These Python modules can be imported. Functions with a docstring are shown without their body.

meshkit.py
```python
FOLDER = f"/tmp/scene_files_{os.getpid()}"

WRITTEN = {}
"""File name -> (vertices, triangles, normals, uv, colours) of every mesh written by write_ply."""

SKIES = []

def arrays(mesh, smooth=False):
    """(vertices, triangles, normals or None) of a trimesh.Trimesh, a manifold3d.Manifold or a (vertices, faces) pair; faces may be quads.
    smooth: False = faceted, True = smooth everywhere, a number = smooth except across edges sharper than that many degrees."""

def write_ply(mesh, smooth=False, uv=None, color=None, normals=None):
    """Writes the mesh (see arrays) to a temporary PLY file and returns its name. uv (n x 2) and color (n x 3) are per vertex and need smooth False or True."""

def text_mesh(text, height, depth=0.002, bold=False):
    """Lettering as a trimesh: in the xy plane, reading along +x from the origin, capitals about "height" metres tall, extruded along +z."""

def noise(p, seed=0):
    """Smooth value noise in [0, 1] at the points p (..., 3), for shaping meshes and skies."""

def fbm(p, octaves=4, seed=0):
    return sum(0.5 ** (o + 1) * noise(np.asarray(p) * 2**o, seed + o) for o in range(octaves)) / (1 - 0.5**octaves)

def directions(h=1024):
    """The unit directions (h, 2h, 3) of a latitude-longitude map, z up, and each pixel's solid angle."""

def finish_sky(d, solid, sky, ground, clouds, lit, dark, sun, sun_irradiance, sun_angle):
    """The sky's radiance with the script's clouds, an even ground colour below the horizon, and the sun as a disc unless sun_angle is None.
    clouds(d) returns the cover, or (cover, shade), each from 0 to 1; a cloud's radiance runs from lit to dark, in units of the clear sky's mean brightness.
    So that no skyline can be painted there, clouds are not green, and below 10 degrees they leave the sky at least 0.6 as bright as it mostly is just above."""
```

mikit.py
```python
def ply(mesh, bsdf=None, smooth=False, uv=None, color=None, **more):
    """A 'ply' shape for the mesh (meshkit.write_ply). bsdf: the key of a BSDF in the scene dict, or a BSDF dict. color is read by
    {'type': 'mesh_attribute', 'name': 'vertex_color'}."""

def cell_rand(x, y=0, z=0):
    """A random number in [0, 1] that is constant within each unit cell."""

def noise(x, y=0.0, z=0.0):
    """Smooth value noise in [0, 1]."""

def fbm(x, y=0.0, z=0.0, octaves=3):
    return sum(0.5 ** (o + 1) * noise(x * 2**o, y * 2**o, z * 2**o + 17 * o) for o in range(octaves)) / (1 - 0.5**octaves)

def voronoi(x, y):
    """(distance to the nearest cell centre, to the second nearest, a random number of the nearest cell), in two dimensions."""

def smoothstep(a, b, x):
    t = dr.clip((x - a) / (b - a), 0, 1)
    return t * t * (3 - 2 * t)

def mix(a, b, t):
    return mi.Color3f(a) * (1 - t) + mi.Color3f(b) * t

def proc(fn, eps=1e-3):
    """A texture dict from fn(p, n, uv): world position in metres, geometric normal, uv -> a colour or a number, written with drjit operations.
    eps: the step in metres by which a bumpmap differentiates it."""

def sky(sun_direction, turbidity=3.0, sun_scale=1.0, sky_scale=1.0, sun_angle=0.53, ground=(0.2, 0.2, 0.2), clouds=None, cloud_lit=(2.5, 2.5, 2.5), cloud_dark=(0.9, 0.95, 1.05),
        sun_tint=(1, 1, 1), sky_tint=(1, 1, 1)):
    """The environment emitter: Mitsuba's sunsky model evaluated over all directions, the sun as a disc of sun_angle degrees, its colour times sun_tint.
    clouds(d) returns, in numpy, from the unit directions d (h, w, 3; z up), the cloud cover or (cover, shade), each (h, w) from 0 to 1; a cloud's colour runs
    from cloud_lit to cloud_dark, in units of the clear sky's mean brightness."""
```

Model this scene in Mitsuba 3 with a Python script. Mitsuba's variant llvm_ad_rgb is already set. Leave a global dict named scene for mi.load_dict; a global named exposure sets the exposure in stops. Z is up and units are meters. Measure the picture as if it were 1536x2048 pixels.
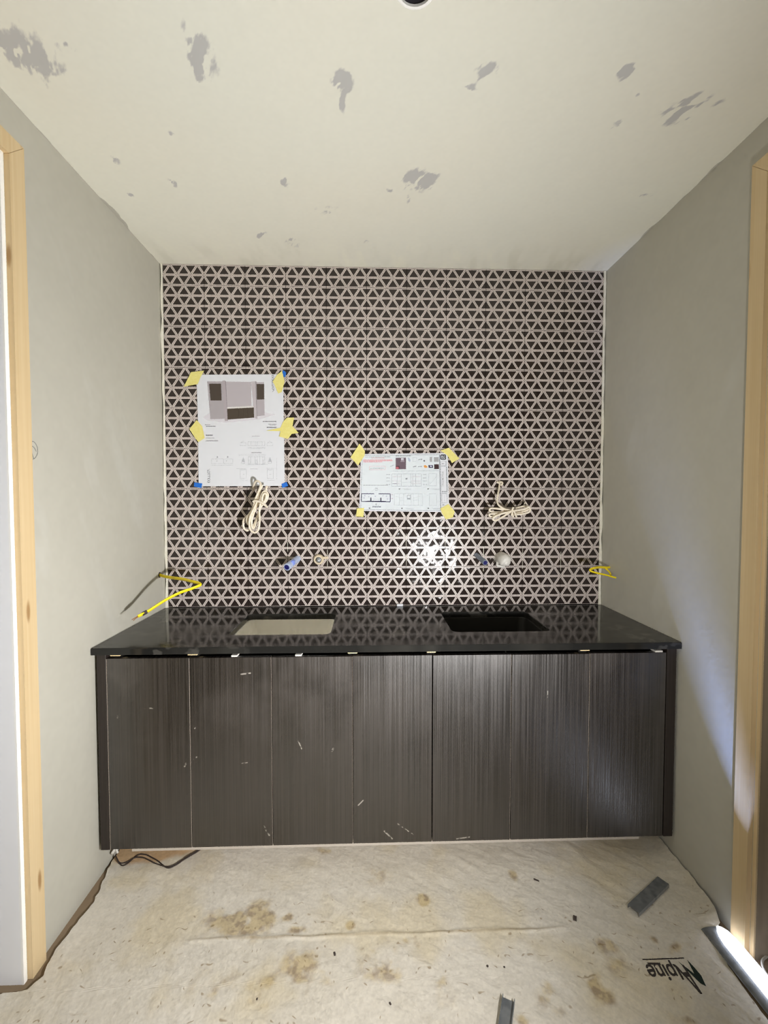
import math, random
import numpy as np, trimesh, mitsuba as mi, drjit as dr
import manifold3d as m3
from shapely.geometry import Polygon, LineString, box as sbox
from shapely.ops import unary_union
from shapely import affinity
import mikit, meshkit
from mikit import noise, fbm, voronoi, cell_rand, smoothstep, mix

T = mi.ScalarTransform4f
random.seed(7)
RNG = np.random.default_rng(7)
scene, labels = {}, {}

# ------------------------------------------------------------------ camera
F_PX, PITCH, YAW = 884.3, -0.035, 0.0313
CAM = np.array([-0.0833, -2.2435, 1.4139])
fwd = np.array([math.sin(YAW) * math.cos(PITCH), math.cos(YAW) * math.cos(PITCH), math.sin(PITCH)])
scene['camera'] = {'type': 'perspective', 'fov': 2 * math.degrees(math.atan(768 / F_PX)), 'fov_axis': 'x', 'near_clip': 0.02, 'far_clip': 50.0,
                   'to_world': T().look_at(origin=CAM.tolist(), target=(CAM + fwd).tolist(), up=[0, 0, 1])}
exposure = 0.25

# ------------------------------------------------------------------ helpers
def srgb(r, g, b):
    c = np.array([r, g, b]) / 255.0
    return [float(x) for x in np.where(c <= 0.04045, c / 12.92, ((c + 0.055) / 1.055) ** 2.4)]
def rgb(c): return {'type': 'rgb', 'value': list(c)}
def bsdf(name, color, rough=0.5, spec=0.5, metallic=0.0, bump=None, bump_scale=1.0, **kw):
    """principled, two sided; color: linear triple or texture dict; bump: function giving height in metres"""
    d = {'type': 'principled', 'base_color': rgb(color) if isinstance(color, (list, tuple)) else color, 'roughness': rough, **({} if spec is None else {'specular': spec}), **kw}
    if metallic: d['metallic'] = metallic
    if bump is not None:
        d = {'type': 'bumpmap', 'arbitrary': mikit.proc(bump, 6e-4), 'scale': bump_scale, 'bsdf': d}
    scene['mat_' + name] = {'type': 'twosided', 'bsdf': d}
    return 'mat_' + name
def obj(key, mesh, mat, smooth=False, **kw):
    base, n = key, 0
    while key in scene:
        n += 1; key = f'{base}_{n:03d}'
    scene[key] = mikit.ply(mesh, mat, smooth, **kw)
    return key
def tag(key, label, cat, group=None):
    labels[key] = {'label': label, 'category': cat}
    if group: labels[key]['group'] = group
    return key
def struct(key, mesh, mat, smooth=False):
    obj(key, mesh, mat, smooth); labels[key] = {'kind': 'structure'}
    return key
def bx(x0, x1, y0, y1, z0, z1, c=0.0):
    """box with chamfered edges"""
    if c <= 0:
        m = trimesh.creation.box((x1 - x0, y1 - y0, z1 - z0)); m.apply_translation(((x0 + x1) / 2, (y0 + y1) / 2, (z0 + z1) / 2)); return m
    pts = []
    for a, A in ((x0, 1), (x1, -1)):
        for b, B in ((y0, 1), (y1, -1)):
            for d, D in ((z0, 1), (z1, -1)):
                pts += [(a + A * c, b + B * c, d), (a + A * c, b, d + D * c), (a, b + B * c, d + D * c)]
    return trimesh.convex.convex_hull(np.array(pts))
def cat(*ms): return trimesh.util.concatenate(list(ms))
def extr(poly, depth):
    gs = [g for g in getattr(poly, 'geoms', [poly]) if g.area > 1e-9]
    return cat(*[trimesh.creation.extrude_polygon(g, depth, engine='earcut') for g in gs])
def to_wall(m):      # (u, v, w) -> x = u, z = v, y = -w
    v = m.vertices
    return trimesh.Trimesh(np.stack([v[:, 0], -v[:, 2], v[:, 1]], 1), m.faces, process=False)
def spline(pts, n=10, closed=False):
    p = np.asarray(pts, float)
    q = np.vstack([p[-1], p, p[0], p[1]]) if closed else np.vstack([2 * p[0] - p[1], p, 2 * p[-1] - p[-2]])
    out = []
    for i in range(1, len(q) - 2):
        t = np.linspace(0, 1, n, endpoint=False)[:, None]
        a, b, c, d = q[i - 1:i + 3]
        out.append(0.5 * (2 * b + (c - a) * t + (2 * a - 5 * b + 4 * c - d) * t ** 2 + (3 * b - a - 3 * c + d) * t ** 3))
    return np.vstack(out + [p[:1] if closed else p[-1:]])
def tube(pts, r, r2=None, sides=10, n=10, flat=(0, 0, 1), raw=False):
    p = np.asarray(pts, float) if raw else spline(pts, n)
    t = np.gradient(p, axis=0); t /= np.linalg.norm(t, axis=1, keepdims=True) + 1e-12
    a = np.cross(t[0], flat)
    if np.linalg.norm(a) < 1e-3: a = np.cross(t[0], (1, 0, 0))
    ang = np.arange(sides) * 2 * np.pi / sides
    r2 = r if r2 is None else r2
    V = []
    for i in range(len(p)):
        a = a - t[i] * (a @ t[i]); a /= np.linalg.norm(a) + 1e-12
        b = np.cross(t[i], a)
        rr = r[i] if np.ndim(r) else r
        rb = r2[i] if np.ndim(r2) else r2
        V.append(p[i] + rr * np.cos(ang)[:, None] * a + rb * np.sin(ang)[:, None] * b)
    V = np.vstack(V + [p[:1], p[-1:]])
    F, N = [], len(p)
    for i in range(N - 1):
        for j in range(sides):
            k = (j + 1) % sides
            A, B, C, D = i * sides + j, i * sides + k, (i + 1) * sides + k, (i + 1) * sides + j
            F += [(A, B, C), (A, C, D)]
    for j in range(sides):
        k = (j + 1) % sides
        F += [(N * sides, k, j), (N * sides + 1, (N - 1) * sides + j, (N - 1) * sides + k)]
    return trimesh.Trimesh(V, F, process=False)
def lathe(profile, axis_from, axis_dir, sides=28):
    """profile: (distance along axis, radius)"""
    m = trimesh.creation.revolve(np.array([(r, h) for h, r in profile]), sections=sides)
    m.apply_transform(trimesh.geometry.align_vectors([0, 0, 1], np.asarray(axis_dir, float) / np.linalg.norm(axis_dir)))
    m.apply_translation(axis_from)
    return m
def rrect(x0, x1, y0, y1, r, n=8):
    return sbox(x0 + r, y0 + r, x1 - r, y1 - r).buffer(r, quad_segs=n)

# ------------------------------------------------------------------ sizes
XL, XR = -1.1145, 1.1144
ZC = 2.5547                 # ceiling
ZP = -0.030                 # paper on the floor
ZF = -0.037                 # bare floor
ZT = 0.8545                 # counter top
YB = -3.45                  # wall behind the camera

# ------------------------------------------------------------------ work light (reflected in the tiles)
LAMP = np.array([0.516, -1.85, 0.892])
LAMP_DIR = np.array([-0.73, 0.64, 0.24]); LAMP_DIR /= np.linalg.norm(LAMP_DIR)
LW, LH = 0.14, 0.11
LAMP_COLOR = np.array([1.0, .985, .97])
LAMP_RADIANCE, BEAM = 390.0, 7.2
scene['mat_lamp_black'] = {'type': 'twosided', 'bsdf': {'type': 'principled', 'base_color': {'type': 'rgb', 'value': [.018, .018, .02]}, 'roughness': 0.5}}
_x = np.cross(LAMP_DIR, [0, 0, 1.0]); _x /= np.linalg.norm(_x)
LAMP_M = np.eye(4); LAMP_M[:3, 0], LAMP_M[:3, 1], LAMP_M[:3, 2], LAMP_M[:3, 3] = _x, LAMP_DIR, np.cross(_x, LAMP_DIR), LAMP
def lamp_frame(m):
    m = m.copy(); m.apply_transform(LAMP_M); return m
tag('work_light', 'bright square work light on a stand beside the viewer, mirrored in the glazed tiles', 'work light')
obj('work_light__housing', lamp_frame(bx(-LW / 2 - .015, LW / 2 + .015, -.06, -.004, -LH / 2 - .015, LH / 2 + .015, .008)), 'mat_lamp_black')
em = lamp_frame(trimesh.Trimesh([(-LW / 2, 0, -LH / 2), (LW / 2, 0, -LH / 2), (LW / 2, 0, LH / 2), (-LW / 2, 0, LH / 2)], [(0, 1, 2), (0, 2, 3)], process=False))
em.invert()
obj('work_light__led_panel', em, {'type': 'diffuse', 'reflectance': rgb([.6, .6, .6])}, emitter={'type': 'area', 'radiance': rgb((LAMP_COLOR * LAMP_RADIANCE).tolist())})
# its reflector throws the rest of the light forward as a wide soft beam
_o = LAMP + LAMP_DIR * .01
scene['work_light_beam'] = {'type': 'spot', 'to_world': T().look_at(origin=_o.tolist(), target=(_o + LAMP_DIR).tolist(), up=[0, 0, 1]), 'intensity': rgb((LAMP_COLOR * BEAM).tolist()), 'cutoff_angle': 76.0, 'beam_width': 10.0}
_s = LAMP - LAMP_DIR * .04
obj('work_light__stand', cat(tube([_s - (0, 0, .05), (_s[0], _s[1], .25)], .010, n=2), *[tube([(_s[0], _s[1], .3), (_s[0] + .25 * math.cos(a), _s[1] + .25 * math.sin(a), ZP + .014)], .008, n=2) for a in (0.4, 2.5, 4.6)]), 'mat_lamp_black', 30)

# added spotlight without a body, throwing the bluish streak up the right wall
SP, ST = np.array([0.985, -1.085, 0.03]), np.array([1.1144, -0.715, 0.87])
scene['added_streak_spot'] = {'type': 'spot', 'to_world': T().look_at(origin=SP.tolist(), target=ST.tolist(), up=[1, 0, 0]), 'intensity': rgb([2.0, 2.9, 6.4]), 'cutoff_angle': 9.5, 'beam_width': 1.0}

# ------------------------------------------------------------------ materials
def f_wall(p, n, uv):
    a = fbm(p.x * 3 + p.y * 3, p.z * 3, 1.7, 3)
    b = fbm(p.y * 40, p.z * 40, p.x * 40, 2)
    c = mix(srgb(180, 178, 167), srgb(188, 186, 175), a)
    s = smoothstep(.62, .80, fbm(p.y * 8 + p.z * 3, p.z * 3 + 31, p.x, 4))
    return mix(c, srgb(196, 196, 190), s * .28) * (0.97 + .06 * b)
bsdf('wall', mikit.proc(f_wall), .75, .3, bump=lambda p, n, uv: .0006 * fbm(p.y * 120, p.z * 120, p.x * 120, 2) + .0016 * fbm(p.y * 9, p.z * 9, p.x * 9, 2))
bsdf('return_white', srgb(236, 238, 243), .6, .4)
bsdf('return_brown', mikit.proc(lambda p, n, uv: mix(srgb(138, 124, 104), srgb(156, 141, 120), fbm(p.x * 60, p.z * 3, 1, 3))), .7, .3)
bsdf('bead_white', srgb(246, 246, 244), .5, .4)
bsdf('drywall', srgb(150, 146, 138), .8, .2)

CM = [(-.961, -1.032, .071, .086, 1), (-1.002, -1.043, .025, .033, .9), (-.849, -1.067, .025, .02, .9), (-.519, -1.058, .035, .06, 1.25), (-.543, -.991, .02, .04, .9), (-.161, -.981, .034, .036, 1.2), (-.165, -.919, .01, .034, 1.2),
      (.234, -1.022, .04, .032, .9), (.196, -.977, .02, .01, 1), (.608, -1.034, .022, .024, 1.2), (.625, -.99, .012, .016, 1), (.672, -.849, .022, .05, .85), (.678, -.969, .008, .008, 1.2), (.855, -.926, .075, .06, 1.05), (.098, -.613, .063, .055, 1.3),
      (-.017, -.557, .026, .013, 1.1), (-.391, -.585, .018, .031, .9), (-.948, -.68, .017, .028, 1), (-.8, -.572, .014, .032, .9), (-.704, -.791, .013, .014, 1), (-.987, -.5, .015, .012, 1), (-.243, -.42, .06, .04, .85), (-.431, -.204, .034, .045, .9),
      (-.116, -.221, .03, .02, .9), (-.563, -.257, .05, .035, .7), (.958, -.561, .028, .014, .9), (1.057, -.866, .015, .008, 1), (.062, -.504, .015, .035, .7)]
def f_ceil(p, n, uv):
    m = mi.Float(0)
    for x, y, rx, ry, w in CM:
        m += 1.15 * w * dr.exp(-(dr.square((p.x - x) / (rx * 1.05)) + dr.square((p.y - y) / (ry * 1.05))))
    k = fbm((p.x + p.y * .5) * 42, p.y * 24, 3.3, 4)
    s = smoothstep(.30, .62, m * (k * 3.2 - 1.08))
    base = mix(srgb(231, 228, 214), srgb(226, 227, 216), fbm(p.x * 2, p.y * 2, 9, 2))
    near = smoothstep(-.32, -.03, p.y)
    st = fbm(p.x * 13 - p.y * 1.5, p.y * 4, 5.5, 3)
    base = mix(base, srgb(232, 231, 216), near * smoothstep(.5, .7, st))
    base = mix(base, srgb(214, 213, 198), near * smoothstep(.5, .3, st) * .55)
    base *= .985 + .03 * fbm(p.x * 90, p.y * 90, 2, 2)
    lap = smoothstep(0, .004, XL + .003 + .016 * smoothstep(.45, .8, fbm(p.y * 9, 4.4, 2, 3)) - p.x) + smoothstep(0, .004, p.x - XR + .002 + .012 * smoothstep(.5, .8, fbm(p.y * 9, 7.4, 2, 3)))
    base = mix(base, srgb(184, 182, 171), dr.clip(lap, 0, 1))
    return mix(base, srgb(160, 160, 166), s * .64)
bsdf('ceiling', mikit.proc(f_ceil), .7, .3, bump=lambda p, n, uv: .0004 * fbm(p.x * 90, p.y * 90, 1, 2) + .003 * fbm(p.x * 5, p.y * 5, 1, 2) * 1.0)

FS = [(-.2, -.95, .25, .12, .28), (.12, -1.05, .2, .08, .3), (-.7, -1.0, .15, .1, .2), (.45, -.98, .1, .12, .3), (.3, -.72, .16, .05, .25), (-.543, -.778, .119, .068, 1), (-.465, -.754, .069, .053, 1), (-.299, -.937, .076, .068, .7), (-.368, -.766, .02, .018, 1.5), (-.319, -.811, .042, .014, 1.2), (-.153, -.799, .017, .018, 1.5), (.102, -.715, .025, .023, 1.7), (.067, -.848, .016, .029, 1.5),
      (.032, -.856, .013, .012, 1.2), (-.039, -.916, .063, .083, .7), (-.066, -.605, .076, .064, .6), (-.205, -.967, .023, .021, .8), (.588, -1.019, .036, .056, 1.6), (.431, -1.04, .029, .036, 1.1), (.792, -1.088, .042, .023, 1.3), (-.548, -.957, .059, .053, .7),
      (-.685, -.979, .036, .033, .5), (.124, -.978, .022, .02, .6), (-.269, -.479, .081, .03, 1), (.639, -.627, .029, .013, .8), (.913, -.899, .04, .019, 1.0), (.843, -.881, .013, .013, 1.2), (.679, -.908, .048, .086, .8), (-.433, -1.0, .087, .05, .6),
      (.291, -1.072, .014, .012, 1), (.328, -1.085, .021, .017, 1.5), (.233, -.894, .096, .03, .35), (.46, -.62, .02, .04, .9), (.86, -.95, .1, .1, .35)]
def f_paper(p, n, uv):
    m = mi.Float(0)
    for x, y, rx, ry, w in FS:
        m += w * dr.exp(-(dr.square((p.x - x) / rx) + dr.square((p.y - y) / ry)))
    k = fbm(p.x * 26, p.y * 26, 1.1, 4)
    s = smoothstep(.22, .95, m * (k * 2.4 - .5))
    b = fbm(p.x * 3.2, p.y * 3.2, 4, 3)
    c = mix(srgb(210, 203, 188), srgb(224, 219, 209), b)
    c = mix(c, srgb(212, 199, 168), smoothstep(.48, .75, fbm(p.x * 5 + 9, p.y * 5, 2, 4)) * .6)
    c = mix(c, mix(srgb(192, 172, 126), srgb(140, 115, 80), smoothstep(.38, .75, fbm(p.x * 60, p.y * 60, 7, 3))), s * .72)
    d1, d2, w = voronoi(p.x * 26 + 2 * noise(p.x * 40, p.y * 40), p.y * 26)
    c = mix(c, srgb(140, 118, 84), smoothstep(.15, .05, d1) * smoothstep(.62, .8, w) * smoothstep(-.5, -.85, p.y) * .62)
    seam = dr.exp(-dr.square((p.y + .833) / .005)) * smoothstep(-.75, -.5, p.x) * smoothstep(.62, .4, p.x)
    c = mix(c, srgb(150, 133, 100), seam * .55 * (.4 + k))
    tan = dr.exp(-(dr.square((p.x + 1.0) / .22) + dr.square((p.y + .45) / .085)))
    c = mix(c, srgb(202, 166, 122), smoothstep(.35, .6, tan + .3 * (k - .5)) * .85)
    return c * (.90 + .2 * fbm(p.x * 150, p.y * 150, 1, 3))
bsdf('paper', mikit.proc(f_paper), .8, .25, bump=lambda p, n, uv: .0026 * fbm((p.x + p.y) * 75, (p.x - p.y) * 42, 1, 3) + .0006 * fbm(p.x * 240, p.y * 240, 1, 2))
bsdf('subfloor', mikit.proc(lambda p, n, uv: mix(srgb(128, 112, 92), srgb(150, 130, 108), fbm(p.x * 12, p.y * 12, 1, 3))), .85, .2)

def f_pine(p, n, uv):
    g = fbm((p.y + p.x * .6) * 140, p.z * 2.2, 1.0, 3)
    r = fbm((p.y + p.x) * 30 + 2 * noise(p.z * 1.3, 2), p.z * .8, 8.0, 2)
    c = mix(srgb(200, 174, 130), srgb(216, 195, 157), g * .6 + r * .4)
    d1, d2, w = voronoi((p.y + p.x) * 9, p.z * 2.1)
    c = mix(c, srgb(150, 112, 66), smoothstep(.09, .03, d1) * smoothstep(.6, .8, w) * .8)
    return c
bsdf('pine', mikit.proc(f_pine), .6, .35)

SCR = [(-.57, .745, .035, .004, .004), (-.93, .62, .03, .0, .003), (-1.03, .585, .0, .008, .003), (-.745, .54, .004, .004, .003), (-.74, .43, -.02, -.02, .0035), (-.785, .395, .006, .012, .004), (-.23, .445, .012, .016, .005),
       (-.345, .455, -.012, .03, .003), (-.47, .12, -.02, .035, .004), (-.13, .23, .02, .02, .003), (.0, .095, -.03, .03, .004), (.02, .155, .06, -.045, .003), (.25, .088, .05, .006, .003), (.60, .64, .0, .03, .002), (-.55, .405, -.05, -.006, .002)]
def f_door(p, n, uv):
    k = dr.floor((p.x + 1.067) / .3049)
    o = cell_rand(k, 3, 1) * 9
    g = fbm(p.x * 290 + o * 31, p.z * 3 + o, 1, 4)
    r = fbm(p.x * 30 + o, p.z * 1.1, 2 + o, 2)
    c = mix(srgb(14, 10, 8), srgb(38, 30, 25), dr.clip(g * 1.3 + r * .5 - .4, 0, 1))
    dust = smoothstep(.5, .8, fbm(p.x * 5, p.z * 5, 3, 4)) * smoothstep(.3, .8, p.z)
    c = mix(c, srgb(96, 90, 87), dust * .22)
    m = mi.Float(0)
    for x, z, lx, lz, r in SCR:
        t = dr.clip(((p.x - x) * lx + (p.z - z) * lz) / (lx * lx + lz * lz), 0, 1)
        d = dr.sqrt(dr.square(p.x - x - t * lx) + dr.square(p.z - z - t * lz))
        m = dr.maximum(m, smoothstep(r, r * .3, d))
    return mix(c, srgb(190, 184, 176), m * smoothstep(.25, .8, noise(p.x * 130, p.z * 130, 3)) * .62)
def r_door(p, n, uv):
    k = dr.floor((p.x + 1.067) / .3049)
    return .31 + .18 * dr.clip(fbm(p.x * 290 + cell_rand(k, 3, 1) * 279, p.z * 3 + cell_rand(k, 3, 1) * 9, 1, 4) * 2 - .5, 0, 1)
bsdf('door_wood', mikit.proc(f_door), mikit.proc(r_door), None, bump=lambda p, n, uv: .0005 * fbm(p.x * 260, p.z * 3, 1, 2), eta=2.05)
bsdf('cabinet_dark', mikit.proc(lambda p, n, uv: mix(srgb(30, 25, 23), srgb(52, 44, 40), fbm(p.x * 300, p.z * 4, p.y * 300, 3))), .45, .45)
bsdf('carcass', srgb(22, 20, 18), .6, .3)
bsdf('melamine', srgb(196, 188, 178), .5, .4)
bsdf('edge_pale', srgb(150, 140, 130), .5, .4)  # pale tone stands in for light caught on door edges
def f_stone(p, n, uv):
    d = smoothstep(.48, .78, fbm(p.x * 5, p.y * 8, 2.2, 4))
    e = smoothstep(.52, .62, fbm(p.x * 24, p.y * 24, p.z * 30, 3)) * smoothstep(.5, .7, noise(p.x * 5 + 3, p.y * 5, 1))
    return mix(mix(srgb(34, 34, 33), srgb(54, 53, 50), d), srgb(90, 88, 84), e * .5)
def r_stone(p, n, uv): return .085 + .10 * smoothstep(.45, .8, fbm(p.x * 5, p.y * 8, 2.2, 4))
bsdf('stone', mikit.proc(f_stone), mikit.proc(r_stone), .30)
bsdf('sink_white', srgb(246, 244, 236), .25, .5)
bsdf('sink_black', srgb(34, 33, 31), .45, .5)
bsdf('shim_wood', srgb(226, 204, 158), .6, .3)
bsdf('shim_white', srgb(225, 222, 215), .6, .3)
# tiles
def f_tile(p, n, uv):
    q = fbm(p.x * 18, p.z * 18, 3, 2)
    return mix(srgb(40, 33, 31), srgb(52, 44, 41), q)
def h_tile(p, n, uv):
    return .0042 * noise(p.x * 25, p.z * 25, 3.3) + .0005 * noise(p.x * 70, p.z * 70, 7.3)
bsdf('tile_dark', mikit.proc(f_tile), .07, .55, bump=h_tile, bump_scale=1.0)
bsdf('tile_light', mikit.proc(lambda p, n, uv: mix(srgb(198, 188, 183), srgb(216, 207, 201), fbm(p.x * 60, p.z * 60, 3, 2))), .3, .4)
bsdf('tile_core', srgb(160, 146, 143), .35, .4)
bsdf('grout', srgb(40, 36, 33), .8, .2)
bsdf('sealant', mikit.proc(lambda p, n, uv: mix(srgb(226, 222, 205), srgb(240, 238, 228), fbm(p.z * 60, p.x * 60, 1, 2))), .5, .4)
bsdf('sheet', srgb(218, 221, 228), .7, .3)
scene['mat_print'] = {'type': 'twosided', 'bsdf': {'type': 'diffuse', 'reflectance': {'type': 'mesh_attribute', 'name': 'vertex_color'}}}
bsdf('tape_yellow', mikit.proc(lambda p, n, uv: mix(srgb(222, 212, 120), srgb(234, 226, 150), fbm(p.x * 90, p.z * 140, 1, 3))), .7, .3)
bsdf('tape_blue', srgb(40, 110, 205), .6, .3)
bsdf('cable_white', mikit.proc(lambda p, n, uv: mix(srgb(224, 213, 192), srgb(240, 232, 216), noise(p.x * 90, p.z * 90, 1))), .45, .45)
bsdf('cable_yellow', srgb(250, 226, 24), .4, .5)
bsdf('cable_black', srgb(66, 57, 53), .5, .4)
bsdf('copper', srgb(190, 130, 80), .35, .5, metallic=.8)
bsdf('pex', srgb(176, 190, 220), .3, .5)
bsdf('pex_blue', srgb(128, 148, 222), .3, .5)
bsdf('pex_grey', srgb(128, 140, 158), .35, .5)
bsdf('blue_plastic', srgb(46, 66, 190), .35, .5)
bsdf('navy_plastic', srgb(22, 24, 92), .4, .5)
bsdf('cream_plastic', srgb(216, 202, 176), .4, .5)
bsdf('white_plastic', srgb(214, 212, 206), .4, .5)
bsdf('steel', srgb(168, 172, 176), .35, .5, metallic=.6)
bsdf('galvanised', mikit.proc(lambda p, n, uv: mix(srgb(104, 108, 112), srgb(140, 143, 144), fbm(p.x * 60, p.y * 60, 1, 2))), .45, .5, metallic=.3)
bsdf('can_dark', srgb(70, 66, 74), .5, .4)
bsdf('debris', srgb(74, 66, 62), .7, .3)
bsdf('ink', srgb(66, 61, 58), .8, .2)
bsdf('ink_green', srgb(34, 48, 42), .8, .2)
bsdf('pencil', srgb(120, 120, 118), .8, .2)
bsdf('far_wall', srgb(226, 224, 218), .8, .2)

# ------------------------------------------------------------------ room shell
can_c, can_r = (.02, -1.218), .044
ceil_poly = sbox(-2.7, YB, 2.7, .05).difference(Polygon([(can_c[0] + can_r * math.cos(a), can_c[1] + can_r * math.sin(a)) for a in np.linspace(0, 2 * np.pi, 48, endpoint=False)]))
cm = extr(ceil_poly, .03); cm.apply_translation((0, 0, ZC))
struct('ceiling', cm, 'mat_ceiling')
struct('floor', bx(-2.7, 2.7, YB, .05, ZF - .05, ZF), 'mat_subfloor')
struct('wall_back', bx(-2.7, 2.7, .0085, .05, ZF, ZC), 'mat_grout')
struct('wall_front', bx(-2.7, 2.7, YB - .05, YB, ZF, ZC), 'mat_far_wall')
OY0, OY1, OZ = -1.85, -.942, 2.39
def side_wall(x0, x1):
    return cat(bx(x0, x1, OY1, .0085, ZF, ZC), bx(x0, x1, OY0, OY1, OZ, ZC), bx(x0, x1, YB, OY0, ZF, ZC))
struct('wall_left', side_wall(XL - .13, XL), 'mat_wall')
struct('wall_right', side_wall(XR, XR + .13), 'mat_wall')
struct('wall_far_left', bx(-2.7, -2.62, YB, .0085, ZF, ZC), 'mat_far_wall')
struct('wall_far_right', bx(2.62, 2.7, YB, .0085, ZF, ZC), 'mat_far_wall')
# white primed board returns of the two openings with their pale corner beads
for side, xw, s in (('left', XL, -1), ('right', XR, 1)):
    a, b = sorted((xw + s * .0005, xw + s * .13))
    mat = 'mat_return_white' if side == 'left' else 'mat_return_brown'
    obj(f'wall_{side}__opening_return', bx(a, b, OY1 - .004, OY1 + .001, ZF, OZ), mat)
    labels[f'wall_{side}__opening_return'] = {'label': 'bluish white primed board lining the door opening' if side == 'left' else 'brown board lining the door opening'}
    a, b = sorted((xw - s * .0012, xw + s * .004))
    obj(f'wall_{side}__corner_bead', bx(a, b, OY1 - .0045, OY1 + .0085, ZF, OZ), 'mat_bead_white' if side == 'left' else 'mat_pine')
# pine casings
def casing(n, xw, s):
    x0, x1 = sorted((xw, xw - s * .016))
    side_ = bx(x0, x1, -.931, -.8755, ZF, 2.432, .0015)
    head = bx(x0, x1, OY0 - .06, -.8755, 2.4325 - .0, 2.4325, 0)
    y1 = -.8755
    # mitred head: full 45 degree joint at the visible corner
    hp = Polygon([(y1, 2.436), (-.931, 2.3805), (OY0 + .011, 2.3805), (OY0 - .0445, 2.436)])
    sp_ = Polygon([(y1, ZF), (y1, 2.436), (-.931, 2.3805), (-.931, ZF)])
    s2 = Polygon([(OY0 - .0445, ZF), (OY0 - .0445, 2.436), (OY0 + .011, 2.3805), (OY0 + .011, ZF)])
    labels[n] = {'kind': 'structure'}
    for nm, P in (('side_casing', sp_), ('head_casing', hp), ('side_casing', s2)):
        m = extr(P.buffer(-.0004, join_style=2), .016)
        v = m.vertices
        x = xw - s * v[:, 2]
        mm = trimesh.Trimesh(np.stack([x, v[:, 0], v[:, 1]], 1), m.faces, process=False); mm.fix_normals()
        obj(f'{n}__{nm}', mm, 'mat_pine')
casing('trim_1', XL, -1)
casing('trim_2', XR, 1)
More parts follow.
